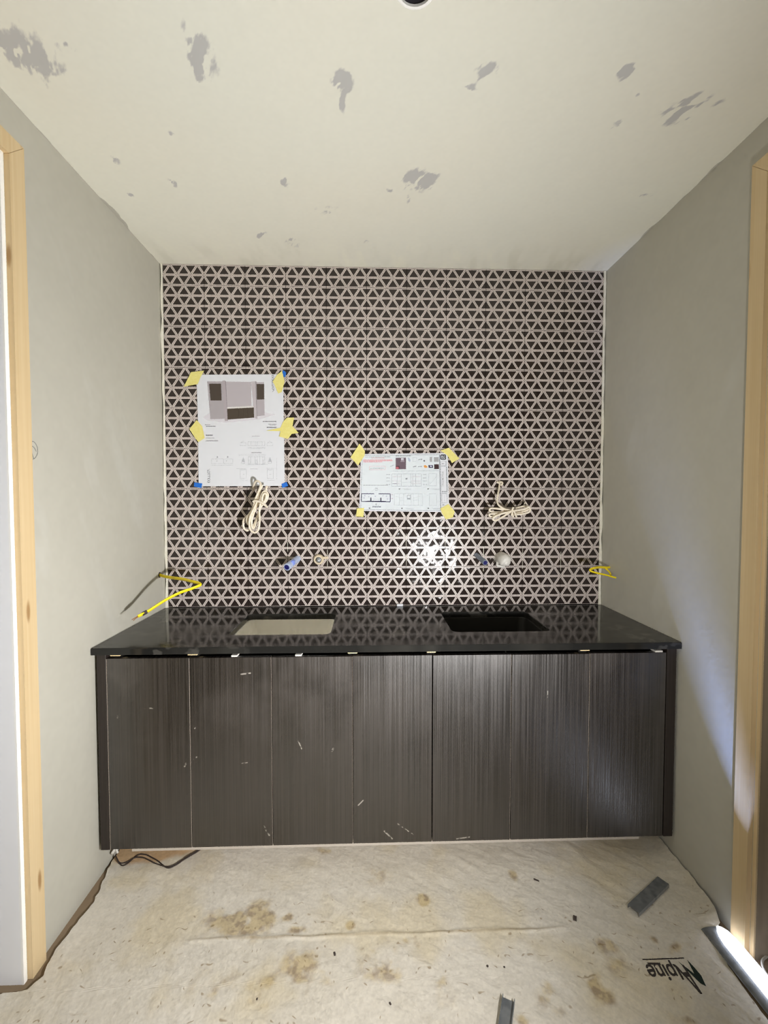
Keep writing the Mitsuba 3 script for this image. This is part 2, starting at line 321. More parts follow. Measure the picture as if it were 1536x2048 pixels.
# uneven white sealant along the two tile edges
def bead(n, x0, x1, seed):
    zz = np.linspace(ZT, ZC - .001, 90)
    r = np.random.default_rng(seed)
    w = np.interp(zz, np.linspace(ZT, ZC, 26), r.uniform(0, 1, 26))
    L, R = (x0 + .0 * w, x1 - .009 * w * (r.uniform(0, 1, 90) * .3 + .7)) if n == 'trim_4' else (x0 + .009 * w, np.full(90, x1))
    V, F = [], []
    for i, z in enumerate(zz):
        y = -.0035 - .003 * w[i]
        V += [(L[i], .006, z), (L[i], y, z), (R[i], y, z), (R[i], .006, z)]
    for i in range(89):
        for k in range(3):
            a = i * 4 + k
            F += [(a, a + 1, a + 5), (a, a + 5, a + 4)]
    m = trimesh.Trimesh(V, F, process=False)
    struct(n, m, 'mat_sealant', 40)
bead('trim_3', XL + .0003, -1.1003, 3)
bead('trim_4', 1.0995, XR - .0003, 11)

for x, z, h, w in ((.4985, 1.118, .075, .0032), (.4975, 1.045, .03, .0036), (-.3005, 1.10, .09, .0022), (-.1005, 1.125, .07, .0022), (.101, 1.09, .06, .002), (.7005, 1.10, .12, .0018), (.9005, 1.08, .10, .0018), (-.9, 1.12, .06, .002), (-.5005, 1.16, .05, .002), (.1, 1.19, .07, .0022), (.3, 1.18, .05, .0018)):
    obj('wall_back__grout_glint', bx(x - w / 2, x + w / 2, -.0012, .004, z - h / 2, z + h / 2, .0006), 'mat_sealant')  # white grout streaks, with glints on the joints painted in as pale strips
# pencil loops and scuffs on the left wall
def wall_stroke(pts, r=.0009):
    return tube([(XL + .0004, y, z) for y, z in pts], r, n=6, sides=6)
loops = [[(-.868, 1.575), (-.85, 1.582), (-.836, 1.57), (-.834, 1.548), (-.848, 1.53), (-.862, 1.528)], [(-.866, 1.566), (-.85, 1.566), (-.838, 1.552)], [(-.866, 1.562), (-.856, 1.545), (-.85, 1.53)], [(-.866, 1.57), (-.862, 1.55), (-.864, 1.53), (-.869, 1.51)]]
obj('wall_left__pencil_mark', cat(*[wall_stroke(l) for l in loops]), 'mat_pencil')
labels['wall_left__pencil_mark'] = {'label': 'faint pencil loops'}

# ------------------------------------------------------------------ tiles
TS = .2
def tile_art():
    """light bars and their darker cores of one tile, u, v in [0, .2]"""
    s, h = TS / 3, TS / 4
    bars, cores = [], []
    dirs = [(s, 0), (-s / 2, h), (-s / 2, -h)]
    for r in range(-1, 6):
        for k in range(-1, 5):
            V = np.array([(k + (.5 if r % 2 == 0 else 0)) * s + .002, r * h])
            ys, cs = [], []
            for d in dirs:
                d = np.array(d); L = np.linalg.norm(d); e = d / L
                ys.append(LineString([V, V + e * (L - .0093)]).buffer(.0054, cap_style=2))
                cs.append(LineString([V, V + e * (L - .0120)]).buffer(.0014, cap_style=2))
            bars.append(unary_union(ys).buffer(-.0012).buffer(.0012, quad_segs=2))
            cores.append(unary_union(cs))
    return bars, cores
BARS, CORES = tile_art()
def tile_meshes(v0, v1, mirror):
    cell = sbox(.0009, v0 + .0009, TS - .0009, v1 - .0009)
    def get(polys, y0, depth, simp):
        P = [p.intersection(cell) for p in polys]
        P = [g for p in P for g in getattr(p, 'geoms', [p]) if g.geom_type == 'Polygon' and g.area > 4e-7]
        P = [affinity.affine_transform(p.simplify(simp), [-1, 0, 0, 1, TS, 0]) if mirror else p.simplify(simp) for p in P]
        m = to_wall(extr(unary_union(P), depth)); m.apply_translation((-TS / 2, -y0, 0)); m.fix_normals(); return m
    slab = bx(-TS / 2 + .0007, TS / 2 - .0007, 0, .008, v0 + .0007, v1 - .0007, .0006)
    return slab, get(BARS, -.0004, .0010, .0002), get(CORES, .0005, .0003, .0001)
variants = {}
Zj = lambda j: 1.0534 + TS * j
for j in range(-1, 8):
    v0, v1 = 0.0, TS
    if j == -1: v0 = ZT + .0018 - Zj(-1)
    if j == 7: v1 = ZC - Zj(7) - .0008
    for k in range(11):
        mir = k % 2 == 1
        kk = (v0, v1, mir)
        if kk not in variants:
            variants[kk] = [mikit.ply(m, mt) for m, mt in zip(tile_meshes(*kk), ('mat_tile_dark', 'mat_tile_light', 'mat_tile_core'))]
        ax, az = RNG.normal(0, .0035, 2)
        xc = -1.1 + TS * (k + .5)
        tw = T().translate([xc, float(RNG.uniform(-.0002, .0003)), Zj(j)]).translate([0, 0, .1]).rotate([1, 0, 0], math.degrees(ax) * .5).rotate([0, 0, 1], math.degrees(az) * .5).translate([0, 0, -.1])
        n = j * 11 + k + 11
        key = 'wall_back__tile' + (f'_{n:03d}' if n else '')
        for sfx, d in zip(('', '__bars', '__bar_inlay'), variants[kk]):
            scene[key + sfx] = {**d, 'to_world': tw}

# ------------------------------------------------------------------ recessed light opening
tag('recessed_light_opening', 'round dark recessed light opening with a pale rim in the ceiling', 'light opening')
obj('recessed_light_opening__can', lathe([(0, can_r - .001), (.10, can_r - .001), (.10, .0005)], (*can_c, ZC - .001), (0, 0, 1)), 'mat_can_dark', 40)
obj('recessed_light_opening__rim', lathe([(.004, can_r - .003), (-.0025, can_r - .003), (-.003, can_r + .001), (-.002, can_r + .004), (.0005, can_r + .005)], (*can_c, ZC), (0, 0, 1)), 'mat_bead_white', 40)

# ------------------------------------------------------------------ counter and cabinet
YC, YD = -.600, -.585
top = sbox(XL + .0012, YC, XR - .0012, -.0008)
cutL, cutR = rrect(-.660, -.247, -.457, -.140, .028), rrect(.257, .671, -.444, -.128, .028)
def stone_slab():
    p = top.difference(cutL).difference(cutR)
    m = extr(p, .0225); m.apply_translation((0, 0, ZT - .026))
    p2 = top.buffer(-.0018, join_style=2).difference(cutL.buffer(.0018)).difference(cutR.buffer(.0018))
    # chamfered arris: bevel ring from full outline up to the inset outline
    parts = [m]
    def ring(a, b):
        A = np.array(a.coords)[:-1]; B = np.array(b.coords)[:-1]
        n = min(len(A), len(B)); A, B = A[:n], B[:n]
        V = np.vstack([np.c_[A, np.full(n, ZT - .0035)], np.c_[B, np.full(n, ZT)]])
        F = [f for i in range(n) for f in ((i, (i + 1) % n, n + (i + 1) % n), (i, n + (i + 1) % n, n + i))]
        return trimesh.Trimesh(V, F, process=False)
    t = extr(p2, .0005); t.apply_translation((0, 0, ZT - .0005)); parts.append(t)
    def densify(x0, x1, y0, y1): return Polygon([(x0, y0), (x1, y0), (x1, y1), (x0, y1)]).exterior
    parts.append(ring(densify(XL + .0012, XR - .0012, YC, -.0008), densify(XL + .003, XR - .003, YC + .0018, -.0026)))
    for c, (x0, x1, y0, y1) in ((cutL, (-.660, -.247, -.457, -.140)), (cutR, (.257, .671, -.444, -.128))):
        a = rrect(x0, x1, y0, y1, .028).exterior; b = rrect(x0 - .0018, x1 + .0018, y0 - .0018, y1 + .0018, .0298).exterior
        parts.append(ring(a, b))
    mm = cat(*parts); return mm
obj('countertop', stone_slab(), 'mat_stone')
tag('countertop', 'polished black stone countertop with two sink cutouts, spanning wall to wall', 'countertop')
def basin(x0, x1, y0, y1, depth):
    V, F = [], []
    prof = [(.016, 0, 0.03), (-.004, 0, .03), (-.006, -.004, .03), (-.012, -depth * .55, .035), (-.022, -depth * .85, .045), (-.05, -depth, .05)]
    rings = []
    for off, z, r in prof:
        e = np.array(rrect(x0 - off, x1 + off, y0 - off, y1 + off, r, 6).exterior.coords)[:-1]
        rings.append(np.c_[e, np.full(len(e), ZT - .0265 + z)])
    n = len(rings[0]); V = np.vstack(rings + [[[(x0 + x1) / 2, (y0 + y1) / 2, ZT - .0265 - depth]]])
    for i in range(len(rings) - 1):
        for k in range(n):
            a, b = i * n + k, i * n + (k + 1) % n
            F += [(a, b, b + n), (a, b + n, a + n)]
    c = len(V) - 1; i = len(rings) - 1
    F += [(i * n + k, i * n + (k + 1) % n, c) for k in range(n)]
    return trimesh.Trimesh(V, F, process=False)
obj('sink__basin', basin(-.660, -.247, -.457, -.140, .15), 'mat_sink_white', 40)
obj('sink__drain', lathe([(0, .001), (.003, .012), (.004, .021), (.001, .024), (-.02, .024)], (-.45, -.3, ZT - .0265 - .149), (0, 0, 1)), 'mat_steel', 40)
tag('sink', 'cream white undermount sink basin below the left cutout of the black countertop', 'sink')
obj('sink_001__basin', basin(.257, .671, -.444, -.128, .15), 'mat_sink_black', 40)
obj('sink_001__drain', lathe([(0, .001), (.003, .012), (.004, .021), (.001, .024), (-.02, .024)], (.464, -.286, ZT - .0265 - .149), (0, 0, 1)), 'mat_can_dark', 40)
tag('sink_001', 'dark sink basin below the right cutout of the black countertop', 'sink')

tag('vanity_cabinet', 'wall-to-wall vanity cabinet with seven dark brown wood grain doors under the black countertop', 'cabinet')
ZB, ZDT = .079, .810
edges = [-1.0670, -.762, -.4565, -.151, .1545, .459, .764, 1.0655]
for i in range(7):
    obj('vanity_cabinet__door', bx(edges[i] + .0016, edges[i + 1] - .0016, YD, YD + .019, ZB, ZDT - .0008 * (i % 3), .0010), 'mat_door_wood')
    if i in (0, 1, 2, 4, 5): obj('vanity_cabinet__lit_edge', bx(edges[i + 1] - .0016, edges[i + 1] - (.0002 if i in (0, 5) else .0008), YD + .0004, YD + .019, ZB, ZDT - .002), 'mat_edge_pale')  # lamp light on door edges, painted as pale strips at chosen joints
obj('vanity_cabinet__lit_edge', bx(-1.0680, -1.0662, YD + .0004, YD + .019, ZB, ZDT - .002), 'mat_edge_pale')
for i, (a, b) in enumerate(((-1.1025, -1.0690), (1.0675, 1.1045))):
    obj('vanity_cabinet__end_panel', bx(a, b, YD, -.002, .077, ZT - .0275, .001), 'mat_cabinet_dark')
obj('vanity_cabinet__bottom_panel', bx(-1.000, .985, YD + .0225, -.014, .051, .0785, .001), 'mat_melamine')
labels['vanity_cabinet__bottom_panel'] = {'label': 'white bottom board showing as a pale strip under the doors'}
obj('vanity_cabinet__back_panel', bx(-1.0685, 1.0665, -.012, -.002, .08, ZT - .03), 'mat_carcass')
for x in (-.762, -.151, .459):
    obj('vanity_cabinet__partition', bx(x - .008, x + .008, YD + .0225, -.013, .0795, .60), 'mat_melamine')
obj('vanity_cabinet__top_rail', bx(-1.0685, 1.0665, YD + .07, YD + .088, .70, ZDT - .0), 'mat_carcass')
# spacers between cabinet and counter
sh = [(-1.035, .036, 'shim_wood', 'pale wooden shim under the countertop above the leftmost cabinet door'),
      (-.75, .036, 'shim_wood', 'wooden shim under the countertop above the joint of the two leftmost doors'),
      (-.151, .036, 'shim_wood', 'wooden shim under the countertop above the left edge of the middle door'),
      (.149, .034, 'shim_wood', 'yellowish wooden shim under the countertop above the right edge of the middle door'),
      (.744, .036, 'shim_wood', 'wooden shim under the countertop above the joint of the two rightmost doors'),
      (-.595, .022, 'shim_white', 'white spacer under the countertop above the second door from the left'),
      (-.355, .024, 'shim_white', 'white spacer under the countertop above the third door from the left'),
      (1.035, .03, 'shim_white', 'greyish white spacer under the countertop above the rightmost door')]
for x, w, mt, lb in sh:
    wood = mt == 'shim_wood'
    k = obj('wood_shim' if wood else 'white_spacer', bx(x - w / 2, x + w / 2, YD + .0005, YD + .055, ZDT + .009 if wood else ZDT + .0005, ZT - .0265 if wood else ZDT + .0075, .0006), 'mat_' + mt)
    if wood:  # the shim sits on a stub block of the cabinet
        obj(k + '__block', bx(x - w / 2 + .002, x + w / 2 - .002, YD + .021, YD + .055, ZDT - .012, ZDT + .009), 'mat_carcass')
    tag(k, lb, 'shim' if wood else 'spacer', 'shims under the countertop' if wood else 'spacers under the countertop')

# ------------------------------------------------------------------ sheets with print
class Print:
    def __init__(s, c): s.c = np.array(c, float); s.V, s.F, s.C, s.n = [], [], [], 0
    def P(s, u, v, lay=0):
        TL, TR, BR, BL = s.c
        q = (TL * (1 - u) + TR * u) * (1 - v) + (BL * (1 - u) + BR * u) * v
        return (q[0], s.y - .00025 - .00006 * lay, q[1])
    def poly(s, pts, col, lay=0):
        base = len(s.V); s.V += [s.P(u, v, lay) for u, v in pts]; s.C += [srgb(*col)] * len(pts)
        s.F += [(base, base + i, base + i + 1) for i in range(1, len(pts) - 1)]
    def rect(s, u0, v0, u1, v1, col, lay=0): s.poly([(u0, v0), (u1, v0), (u1, v1), (u0, v1)], col, lay)
    def line(s, u0, v0, u1, v1, w=.0012, col=(150, 152, 158), lay=1):
        asp = s.asp
        d = np.array([(u1 - u0) * asp, v1 - v0]); d /= np.linalg.norm(d) + 1e-9; n = np.array([-d[1], d[0]]) * w / 2
        s.poly([(u0 + n[0] / asp, v0 + n[1]), (u1 + n[0] / asp, v1 + n[1]), (u1 - n[0] / asp, v1 - n[1]), (u0 - n[0] / asp, v0 - n[1])], col, lay)
    def frame(s, u0, v0, u1, v1, w=.0035, col=(160, 163, 168), lay=1):
        for a in ((u0, v0, u1, v0), (u1, v0, u1, v1), (u1, v1, u0, v1), (u0, v1, u0, v0)): s.line(*a, w, col, lay)
    def greek(s, u0, u1, v, h=.008, col=(130, 130, 134), lay=1, seed=0):
        """a row of text too small to read"""
        r = np.random.default_rng(seed + int(v * 1000)); u = u0
        while u < u1:
            w = r.uniform(.006, .02); s.rect(u, v - h / 2, min(u + w, u1), v + h / 2, col, lay); u += w + .0035
    def stroke(s, pts, w, col, lay=1):
        q = spline([(a, b, 0) for a, b in pts], 6)
        for a, b in zip(q[:-1], q[1:]): s.line(a[0], a[1], b[0], b[1], w, col, lay)
    def sheet(s, key, y):
        s.y, s.key = y, key
        TL, TR, BR, BL = s.c
        s.asp = np.linalg.norm(TR - TL) / np.linalg.norm(BL - TL)
        V = [(p[0], yy, p[1]) for yy in (y, y + .0003) for p in (TL, TR, BR, BL)]
        F = [(0, 2, 1), (0, 3, 2), (4, 5, 6), (4, 6, 7)] + [f for i in range(4) for f in ((i, (i + 1) % 4, 4 + (i + 1) % 4), (i, 4 + (i + 1) % 4, 4 + i))]
        obj(key, trimesh.Trimesh(V, F, process=False), 'mat_sheet')
    def done(s, name='printed_drawing'):
        m = trimesh.Trimesh(s.V, s.F, process=False)
        scene[f'{s.key}__{name}'] = mikit.ply(m, 'mat_print', False, color=np.array(s.C))
def logo(P, u0, u1, v0, v1, col=(120, 122, 130), flip=False):
    """a vertical row of looped letter shapes, as the drawing sheets carry it"""
    def g(a, b):
        if flip: a, b = 1 - a, 1 - b
        return (u0 + (u1 - u0) * a, v0 + (v1 - v0) * b)
    glyphs = [[(.95, .02), (.6, .06), (.25, .12), (.6, .12), (.95, .02)][:4], [(.35, .17), (.75, .15), (.95, .22), (.75, .29), (.4, .28), (.3, .22), (.35, .17)], [(.3, .33), (.9, .33), (.95, .36), (.9, .40), (.35, .42)], [(.9, .36), (.95, .5), (.9, .54), (.35, .54)],
              [(.9, .54), (.95, .62), (.8, .67), (.35, .68)], [(.9, .68), (.35, .74), (.3, .8), (.8, .84), (.95, .8), (.9, .7)], [(.35, .88), (.3, .94), (.6, .97), (.9, .95), (.9, .88), (.5, .86), (.35, .88)], [(.3, .98), (1.0, .98)]]
    for s in glyphs: P.stroke([g(a, b) for a, b in s], .0065, col)

# sheet 1: rendering of the vanity
P1 = Print([(-.942, 2.016), (-.5155, 2.022), (-.5135, 1.738), (-.9365, 1.737)]); P1.sheet('drawing_sheet', -.0062)
c1 = lambda X, Y: ((X - 135) / 1070, (Y - 182) / 683)
def R1(X0, Y0, X1, Y1, col, lay=0): P1.rect(*c1(X0, Y0), *c1(X1, Y1), col, lay)
P1.poly([c1(*q) for q in [(200, 690), (290, 640), (980, 640), (1100, 660), (900, 720), (480, 760), (250, 730)]], (214, 212, 220), 0)
P1.poly([c1(*q) for q in [(265, 262), (455, 265), (470, 712), (290, 718)]], (172, 167, 172), 1)
P1.poly([c1(*q) for q in [(288, 290), (435, 291), (437, 492), (300, 492)]], (82, 74, 68), 2)
P1.poly([c1(*q) for q in [(490, 266), (806, 272), (806, 560), (500, 572)]], (184, 178, 184), 1)
P1.poly([c1(*q) for q in [(452, 255), (486, 253), (505, 738), (470, 740)]], (176, 168, 174), 3)
P1.poly([c1(*q) for q in [(486, 253), (497, 266), (508, 735), (505, 738)]], (150, 143, 150), 3)
P1.poly([c1(*q) for q in [(806, 268), (858, 264), (868, 712), (835, 700), (830, 560)]], (190, 184, 190), 3)
P1.poly([c1(*q) for q in [(858, 264), (874, 266), (874, 710), (866, 712)]], (158, 152, 158), 3)
P1.poly([c1(*q) for q in [(874, 276), (966, 276), (966, 672), (874, 682)]], (178, 172, 178), 1)
P1.poly([c1(*q) for q in [(874, 297), (968, 298), (966, 480), (874, 482)]], (84, 76, 70), 2)
P1.poly([c1(*q) for q in [(500, 575), (830, 556), (834, 577), (502, 592)]], (216, 214, 212), 3)
P1.poly([c1(*q) for q in [(502, 592), (834, 577), (834, 698), (505, 722)]], (82, 74, 66), 4)
for X in (640, 700, 760): P1.line(*c1(X, 588), *c1(X, 708), .004, (70, 62, 56), 5)
for a, b, v, h in ((943, 1110, 744, .013), (1010, 1110, 776, .007), (1030, 1110, 790, .006), (990, 1110, 814, .016)): P1.greek(c1(a, v)[0], c1(b, v)[0], c1(a, v)[1], h, (92, 92, 96))
for a, b, v, h in ((222, 285, 785, .009), (235, 358, 803, .012)): P1.greek(c1(a, v)[0], c1(b, v)[0], c1(a, v)[1], h, (110, 110, 114))
logo(P1, *[c1(1065, 0)[0], c1(1098, 0)[0]], c1(0, 190)[1], c1(0, 395)[1], (110, 112, 120), flip=True)
P1.done()
tag('drawing_sheet', 'white sheet with a colour rendering of the vanity, taped on the tiles at upper left', 'drawing sheet')
# sheet 2: line drawings
P2 = Print([(-.938, 1.742), (-.5135, 1.744), (-.5115, 1.467), (-.9395, 1.4645)]); P2.sheet('drawing_sheet_001', -.0050)
c2 = lambda X, Y: ((X - 150) / 1065, (Y - 868) / 687)
def L2(X0, Y0, X1, Y1, w=.004, col=(172, 176, 184)): P2.line(*c2(X0, Y0), *c2(X1, Y1), w, col)
def B2(X0, Y0, X1, Y1, w=.004, col=(172, 176, 184)): P2.frame(*c2(X0, Y0), *c2(X1, Y1), w, col)
P2.line(*c2(160, 874), *c2(1150, 871), .006, (120, 124, 130))
for a, b, v, h, c in ((245, 330, 926, .016, 90), (245, 350, 961, .009, 130), (245, 400, 995, .012, 110), (815, 915, 938, .007, 150), (802, 930, 1140, .012, 140), (790, 880, 1342, .006, 170)): P2.greek(c2(a, v)[0], c2(b, v)[0], c2(a, v)[1], h, (c, c, c + 4))
B2(765, 1005, 975, 1055); B2(765, 1080, 978, 1090)
for X in (800, 858, 880, 940): L2(X, 1005, X, 1052)
B2(668, 1020, 740, 1055); B2(1002, 1020, 1074, 1055); L2(680, 1020, 705, 998); L2(705, 998, 730, 1020); L2(1012, 1020, 1036, 998); L2(1036, 998, 1062, 1020)
B2(765, 1190, 972, 1285)
for X in (795, 850, 880, 910, 945): L2(X, 1190, X, 1285)
for X in (770, 855, 950): B2(X, 1235, X + 22, 1280)
L2(650, 1170, 985, 1170); L2(730, 1288, 1010, 1288)
for X in (705, 1035):
    P2.poly([c2(X - 20, 1250), c2(X, 1195), c2(X + 20, 1250)], (182, 186, 194), 1); B2(X - 24, 1252, X + 18, 1275, .004, (150, 154, 160))
B2(312, 1218, 575, 1275); L2(460, 1218, 460, 1275); L2(310, 1295, 580, 1295)
for X in (385, 512): P2.poly([c2(X - 10, 1200), c2(X, 1182), c2(X + 10, 1200)], (140, 142, 148), 1)
for X in (380, 495): P2.poly([c2(X - 6, 1250), c2(X + 8, 1243), c2(X - 2, 1236)], (140, 142, 148), 1)
for X in (665, 1000):
    B2(X, 1345, X + 75, 1462); L2(X + 10, 1358, X + 65, 1358); L2(X + 25, 1408, X + 50, 1408)
L2(615, 1340, 740, 1340); L2(985, 1335, 1120, 1335); L2(1118, 1210, 1118, 1470, .004, (188, 191, 198)); L2(665, 1485, 750, 1485); L2(1000, 1485, 1090, 1485)
logo(P2, c2(248, 0)[0], c2(292, 0)[0], c2(0, 1340)[1], c2(0, 1510)[1], (122, 124, 130))
P2.done()
tag('drawing_sheet_001', 'white sheet of thin line elevations taped directly under the colour rendering', 'drawing sheet')
# sheet 3: plan sheet with title block
P3 = Print([(-.130, 1.628), (.310, 1.6345), (.319, 1.334), (-.1385, 1.341)]); P3.sheet('drawing_sheet_002', -.0050)
c3 = lambda X, Y: ((X - 185) / 1138, (Y - 243) / 755)
def L3(X0, Y0, X1, Y1, w=.004, col=(176, 182, 190)): P3.line(*c3(X0, Y0), *c3(X1, Y1), w, col)
def B3(X0, Y0, X1, Y1, w=.004, col=(176, 182, 190)): P3.frame(*c3(X0, Y0), *c3(X1, Y1), w, col)
def G3(a, b, v, h=.008, col=(140, 144, 152)): P3.greek(c3(a, v)[0], c3(b, v)[0], c3(a, v)[1], h, col)
def Q3(X0, Y0, X1, Y1, col, lay=1): P3.rect(*c3(X0, Y0), *c3(X1, Y1), col, lay)
Q3(205, 262, 1205, 975, (218, 226, 232), 0)
B3(203, 262, 1213, 980, .006, (140, 148, 156)); L3(1217, 262, 1217, 950, .008, (110, 116, 124))
G3(245, 570, 284, .009, (130, 134, 142)); G3(325, 495, 298, .009, (206, 130, 140)); G3(220, 590, 323, .012, (216, 140, 150)); G3(220, 600, 336, .012, (216, 140, 150)); G3(220, 465, 349, .012, (216, 140, 150))
B3(300, 408, 508, 452, .006, (216, 186, 192)); G3(312, 482, 435, .008, (120, 124, 130))
G3(640, 838, 274, .012, (120, 126, 132))
Q3(640, 297, 774, 447, (112, 98, 108), 1); Q3(710, 305, 745, 325, (220, 220, 228), 2); P3.poly([c3(*q) for q in [(715, 318), (740, 318), (758, 350), (700, 350)]], (160, 150, 162), 2); Q3(640, 405, 690, 447, (88, 60, 68), 2); Q3(644, 416, 680, 445, (190, 112, 124), 3)
P3.poly([c3(*q) for q in [(795, 300), (815, 298), (835, 330), (825, 355), (808, 340)]], (178, 188, 208), 1)
B3(862, 300, 915, 345); L3(935, 330, 965, 315, .008, (110, 112, 116)); L3(970, 325, 985, 318, .01, (110, 112, 116)); P3.poly([c3(*q) for q in [(1000, 342), (1012, 330), (1026, 342), (1014, 352)]], (50, 50, 54), 1)
L3(865, 418, 910, 408, .01, (130, 134, 140)); L3(930, 415, 985, 412, .01, (130, 134, 140)); L3(570, 410, 620, 392, .006, (150, 154, 160))
P3.poly([c3(*q) for q in [(1003, 402), (1030, 394), (1040, 412), (1054, 408), (1050, 428), (1020, 432), (1008, 420)]], (222, 160, 92), 1)
Q3(1085, 292, 1115, 355, (168, 170, 174)); Q3(1140, 294, 1203, 355, (166, 168, 172)); Q3(1068, 395, 1125, 430, (42, 36, 66)); P3.poly([c3(*q) for q in [(1075, 402), (1122, 402), (1100, 424)]], (212, 216, 232), 2); Q3(1141, 386, 1203, 446, (72, 58, 60))
L3(575, 470, 1200, 470, .005, (160, 168, 176))
B3(592, 508, 972, 668, .006, (166, 172, 180))
for X in (660, 715, 838, 862, 900): L3(X, 508, X, 668, .006, (166, 172, 180))
for Y in (545, 600, 632): L3(600, Y, 712, Y, .006, (190, 180, 186)); L3(842, Y, 968, Y, .006, (190, 180, 186))
L3(720, 615, 838, 615); L3(765, 575, 795, 565, .012, (120, 124, 130)); L3(775, 560, 785, 580, .01, (130, 134, 140)); L3(600, 636, 655, 636, .008, (130, 136, 150))
for Y in (515, 560, 600, 645): G3(520, 570, Y, .01, (150, 156, 164)); G3(992, 1045, Y, .01, (150, 156, 164))
B3(1070, 508, 1168, 660, .005); L3(1085, 640, 1165, 545, .004)
G3(222, 545, 656, .008, (130, 136, 142))
for X, Y in ((690, 703), (1058, 700), (314, 958), (724, 955), (1058, 950)):
    P3.poly([c3(X - 13, Y - 4), c3(X + 13, Y - 4), c3(X + 4, Y + 7), c3(X - 4, Y + 7)], (52, 54, 58), 1)
    if X > 400: L3(X + 30, Y - 2, X + 150, Y - 2, .004); G3(X + 60, X + 150, Y + 9, .012, (190, 196, 203))
# floor plan
for a in ((208, 768, 368, 768), (425, 768, 574, 768), (208, 768, 208, 872), (574, 768, 574, 872), (208, 872, 574, 872)): L3(*a, .012, (72, 72, 92))
for X in (328, 455): L3(X, 820, X, 872, .018, (60, 60, 80))
L3(265, 868, 325, 868, .014, (60, 60, 80)); L3(330, 868, 515, 868, .014, (60, 60, 80)); L3(335, 838, 450, 838, .004)
for X, Y in ((250, 795), (240, 825), (300, 808), (383, 803), (480, 795), (525, 800), (540, 835)): P3.poly([c3(X - 9, Y - 6), c3(X + 9, Y - 8), c3(X + 5, Y + 8), c3(X - 6, Y + 6)], (172, 176, 196), 1)
L3(325, 750, 390, 690, .003); L3(390, 690, 460, 740, .003); G3(380, 415, 697, .01); G3(380, 415, 720, .01); L3(340, 890, 365, 930, .003); L3(450, 890, 425, 930, .003); G3(350, 460, 940, .02, (120, 124, 140)); G3(390, 405, 908, .03)
B3(625, 765, 985, 915, .005)
for X in (690, 745, 838, 870, 930): L3(X, 765, X, 915)
B3(790, 785, 832, 825, .006, (150, 156, 164)); L3(790, 832, 832, 832, .012, (130, 136, 142)); L3(640, 800, 740, 825); L3(870, 820, 960, 795); L3(690, 850, 745, 850); L3(870, 850, 930, 850)
G3(590, 610, 780, .012, (170, 150, 170)); G3(590, 610, 830, .012, (170, 150, 170)); B3(1070, 765, 1165, 915, .004); L3(1000, 690, 1065, 650, .003); L3(1000, 760, 1065, 790, .003)
# title block
B3(1232, 268, 1292, 322, .016, (60, 62, 68)); B3(1250, 282, 1275, 306, .014, (70, 72, 78)); Q3(1243, 278, 1252, 290, (224, 228, 234), 2)
B3(1230, 345, 1295, 405, .005); L3(1297, 345, 1297, 408, .01, (130, 136, 142)); L3(1230, 406, 1297, 406, .008, (130, 136, 142)); G3(1243, 1270, 378, .012)
B3(1230, 415, 1300, 730, .005); L3(1302, 415, 1302, 735, .012, (110, 116, 122)); L3(1230, 733, 1302, 733, .01, (110, 116, 122))
B3(1233, 745, 1300, 755, .006); B3(1233, 760, 1300, 880, .006, (150, 156, 162)); L3(1265, 780, 1265, 860, .003); G3(1240, 1262, 905, .02)
P3.done()
tm = meshkit.text_mesh('COLLECTIVE', .0063, .0002)
tm.apply_transform(np.diag([.0735 / tm.extents[0], 1, 1, 1])); v = tm.vertices
q = c3(1257, 667); o3 = P3.P(*q)
tm = trimesh.Trimesh(np.stack([o3[0] - v[:, 1], np.full(len(v), P3.y - .0003) - v[:, 2], o3[2] + v[:, 0]], 1), tm.faces, process=False); tm.fix_normals()
obj('drawing_sheet_002__lettering', tm, 'mat_ink')
tag('drawing_sheet_002', 'white plan sheet with title block and small colour pictures, taped mid-wall', 'drawing sheet')

# ------------------------------------------------------------------ tape
def tape(pts, mat, label, y, group=None, fold=None):
    p = Polygon(pts)
    m = to_wall(extr(p, .0004))
    m = m.subdivide().subdivide()
    v = m.vertices.copy()
    cx, cz = p.centroid.x, p.centroid.y
    v[:, 1] += y - .0016 * (meshkit.fbm(np.c_[v[:, 0] * 50, v[:, 2] * 50, np.full(len(v), cx * 9)], 3)) - .0012 * np.clip(np.hypot(v[:, 0] - cx, v[:, 2] - cz) / .05, 0, 1) ** 2
    m = trimesh.Trimesh(v, m.faces, process=False); m.fix_normals()
    k = obj('masking_tape' if mat == 'tape_yellow' else 'painters_tape', m, 'mat_' + mat)
    tag(k, label, 'tape', group)
Y1_, Y2_ = -.0078, -.0064
ty = 'pieces of yellow masking tape'; tb = 'pieces of blue tape'
tape([(-1.003, 1.956), (-.966, 2.028), (-.902, 2.035), (-.92, 2.004), (-.935, 1.969)], 'tape_yellow', 'yellow masking tape on the upper left corner of the colour rendering sheet', Y1_, ty)
tape([(-.567, 1.985), (-.545, 2.018), (-.52, 2.038), (-.508, 1.985), (-.522, 1.934), (-.540, 1.926), (-.556, 1.965)], 'tape_yellow', 'yellow masking tape on the upper right corner of the colour rendering sheet', Y1_, ty)
tape([(-.979, 1.748), (-.942, 1.793), (-.916, 1.763), (-.904, 1.704), (-.936, 1.684), (-.952, 1.705)], 'tape_yellow', 'yellow tape at the left end of the seam between the two left sheets', Y1_, ty)
tape([(-.60, 1.741), (-.53, 1.757), (-.517, 1.787), (-.497, 1.807), (-.462, 1.808), (-.47, 1.765), (-.44, 1.731), (-.475, 1.726), (-.493, 1.701), (-.537, 1.713), (-.53, 1.740)], 'tape_yellow', 'star-shaped yellow tape at the right end of the seam between the left sheets', Y1_, ty)
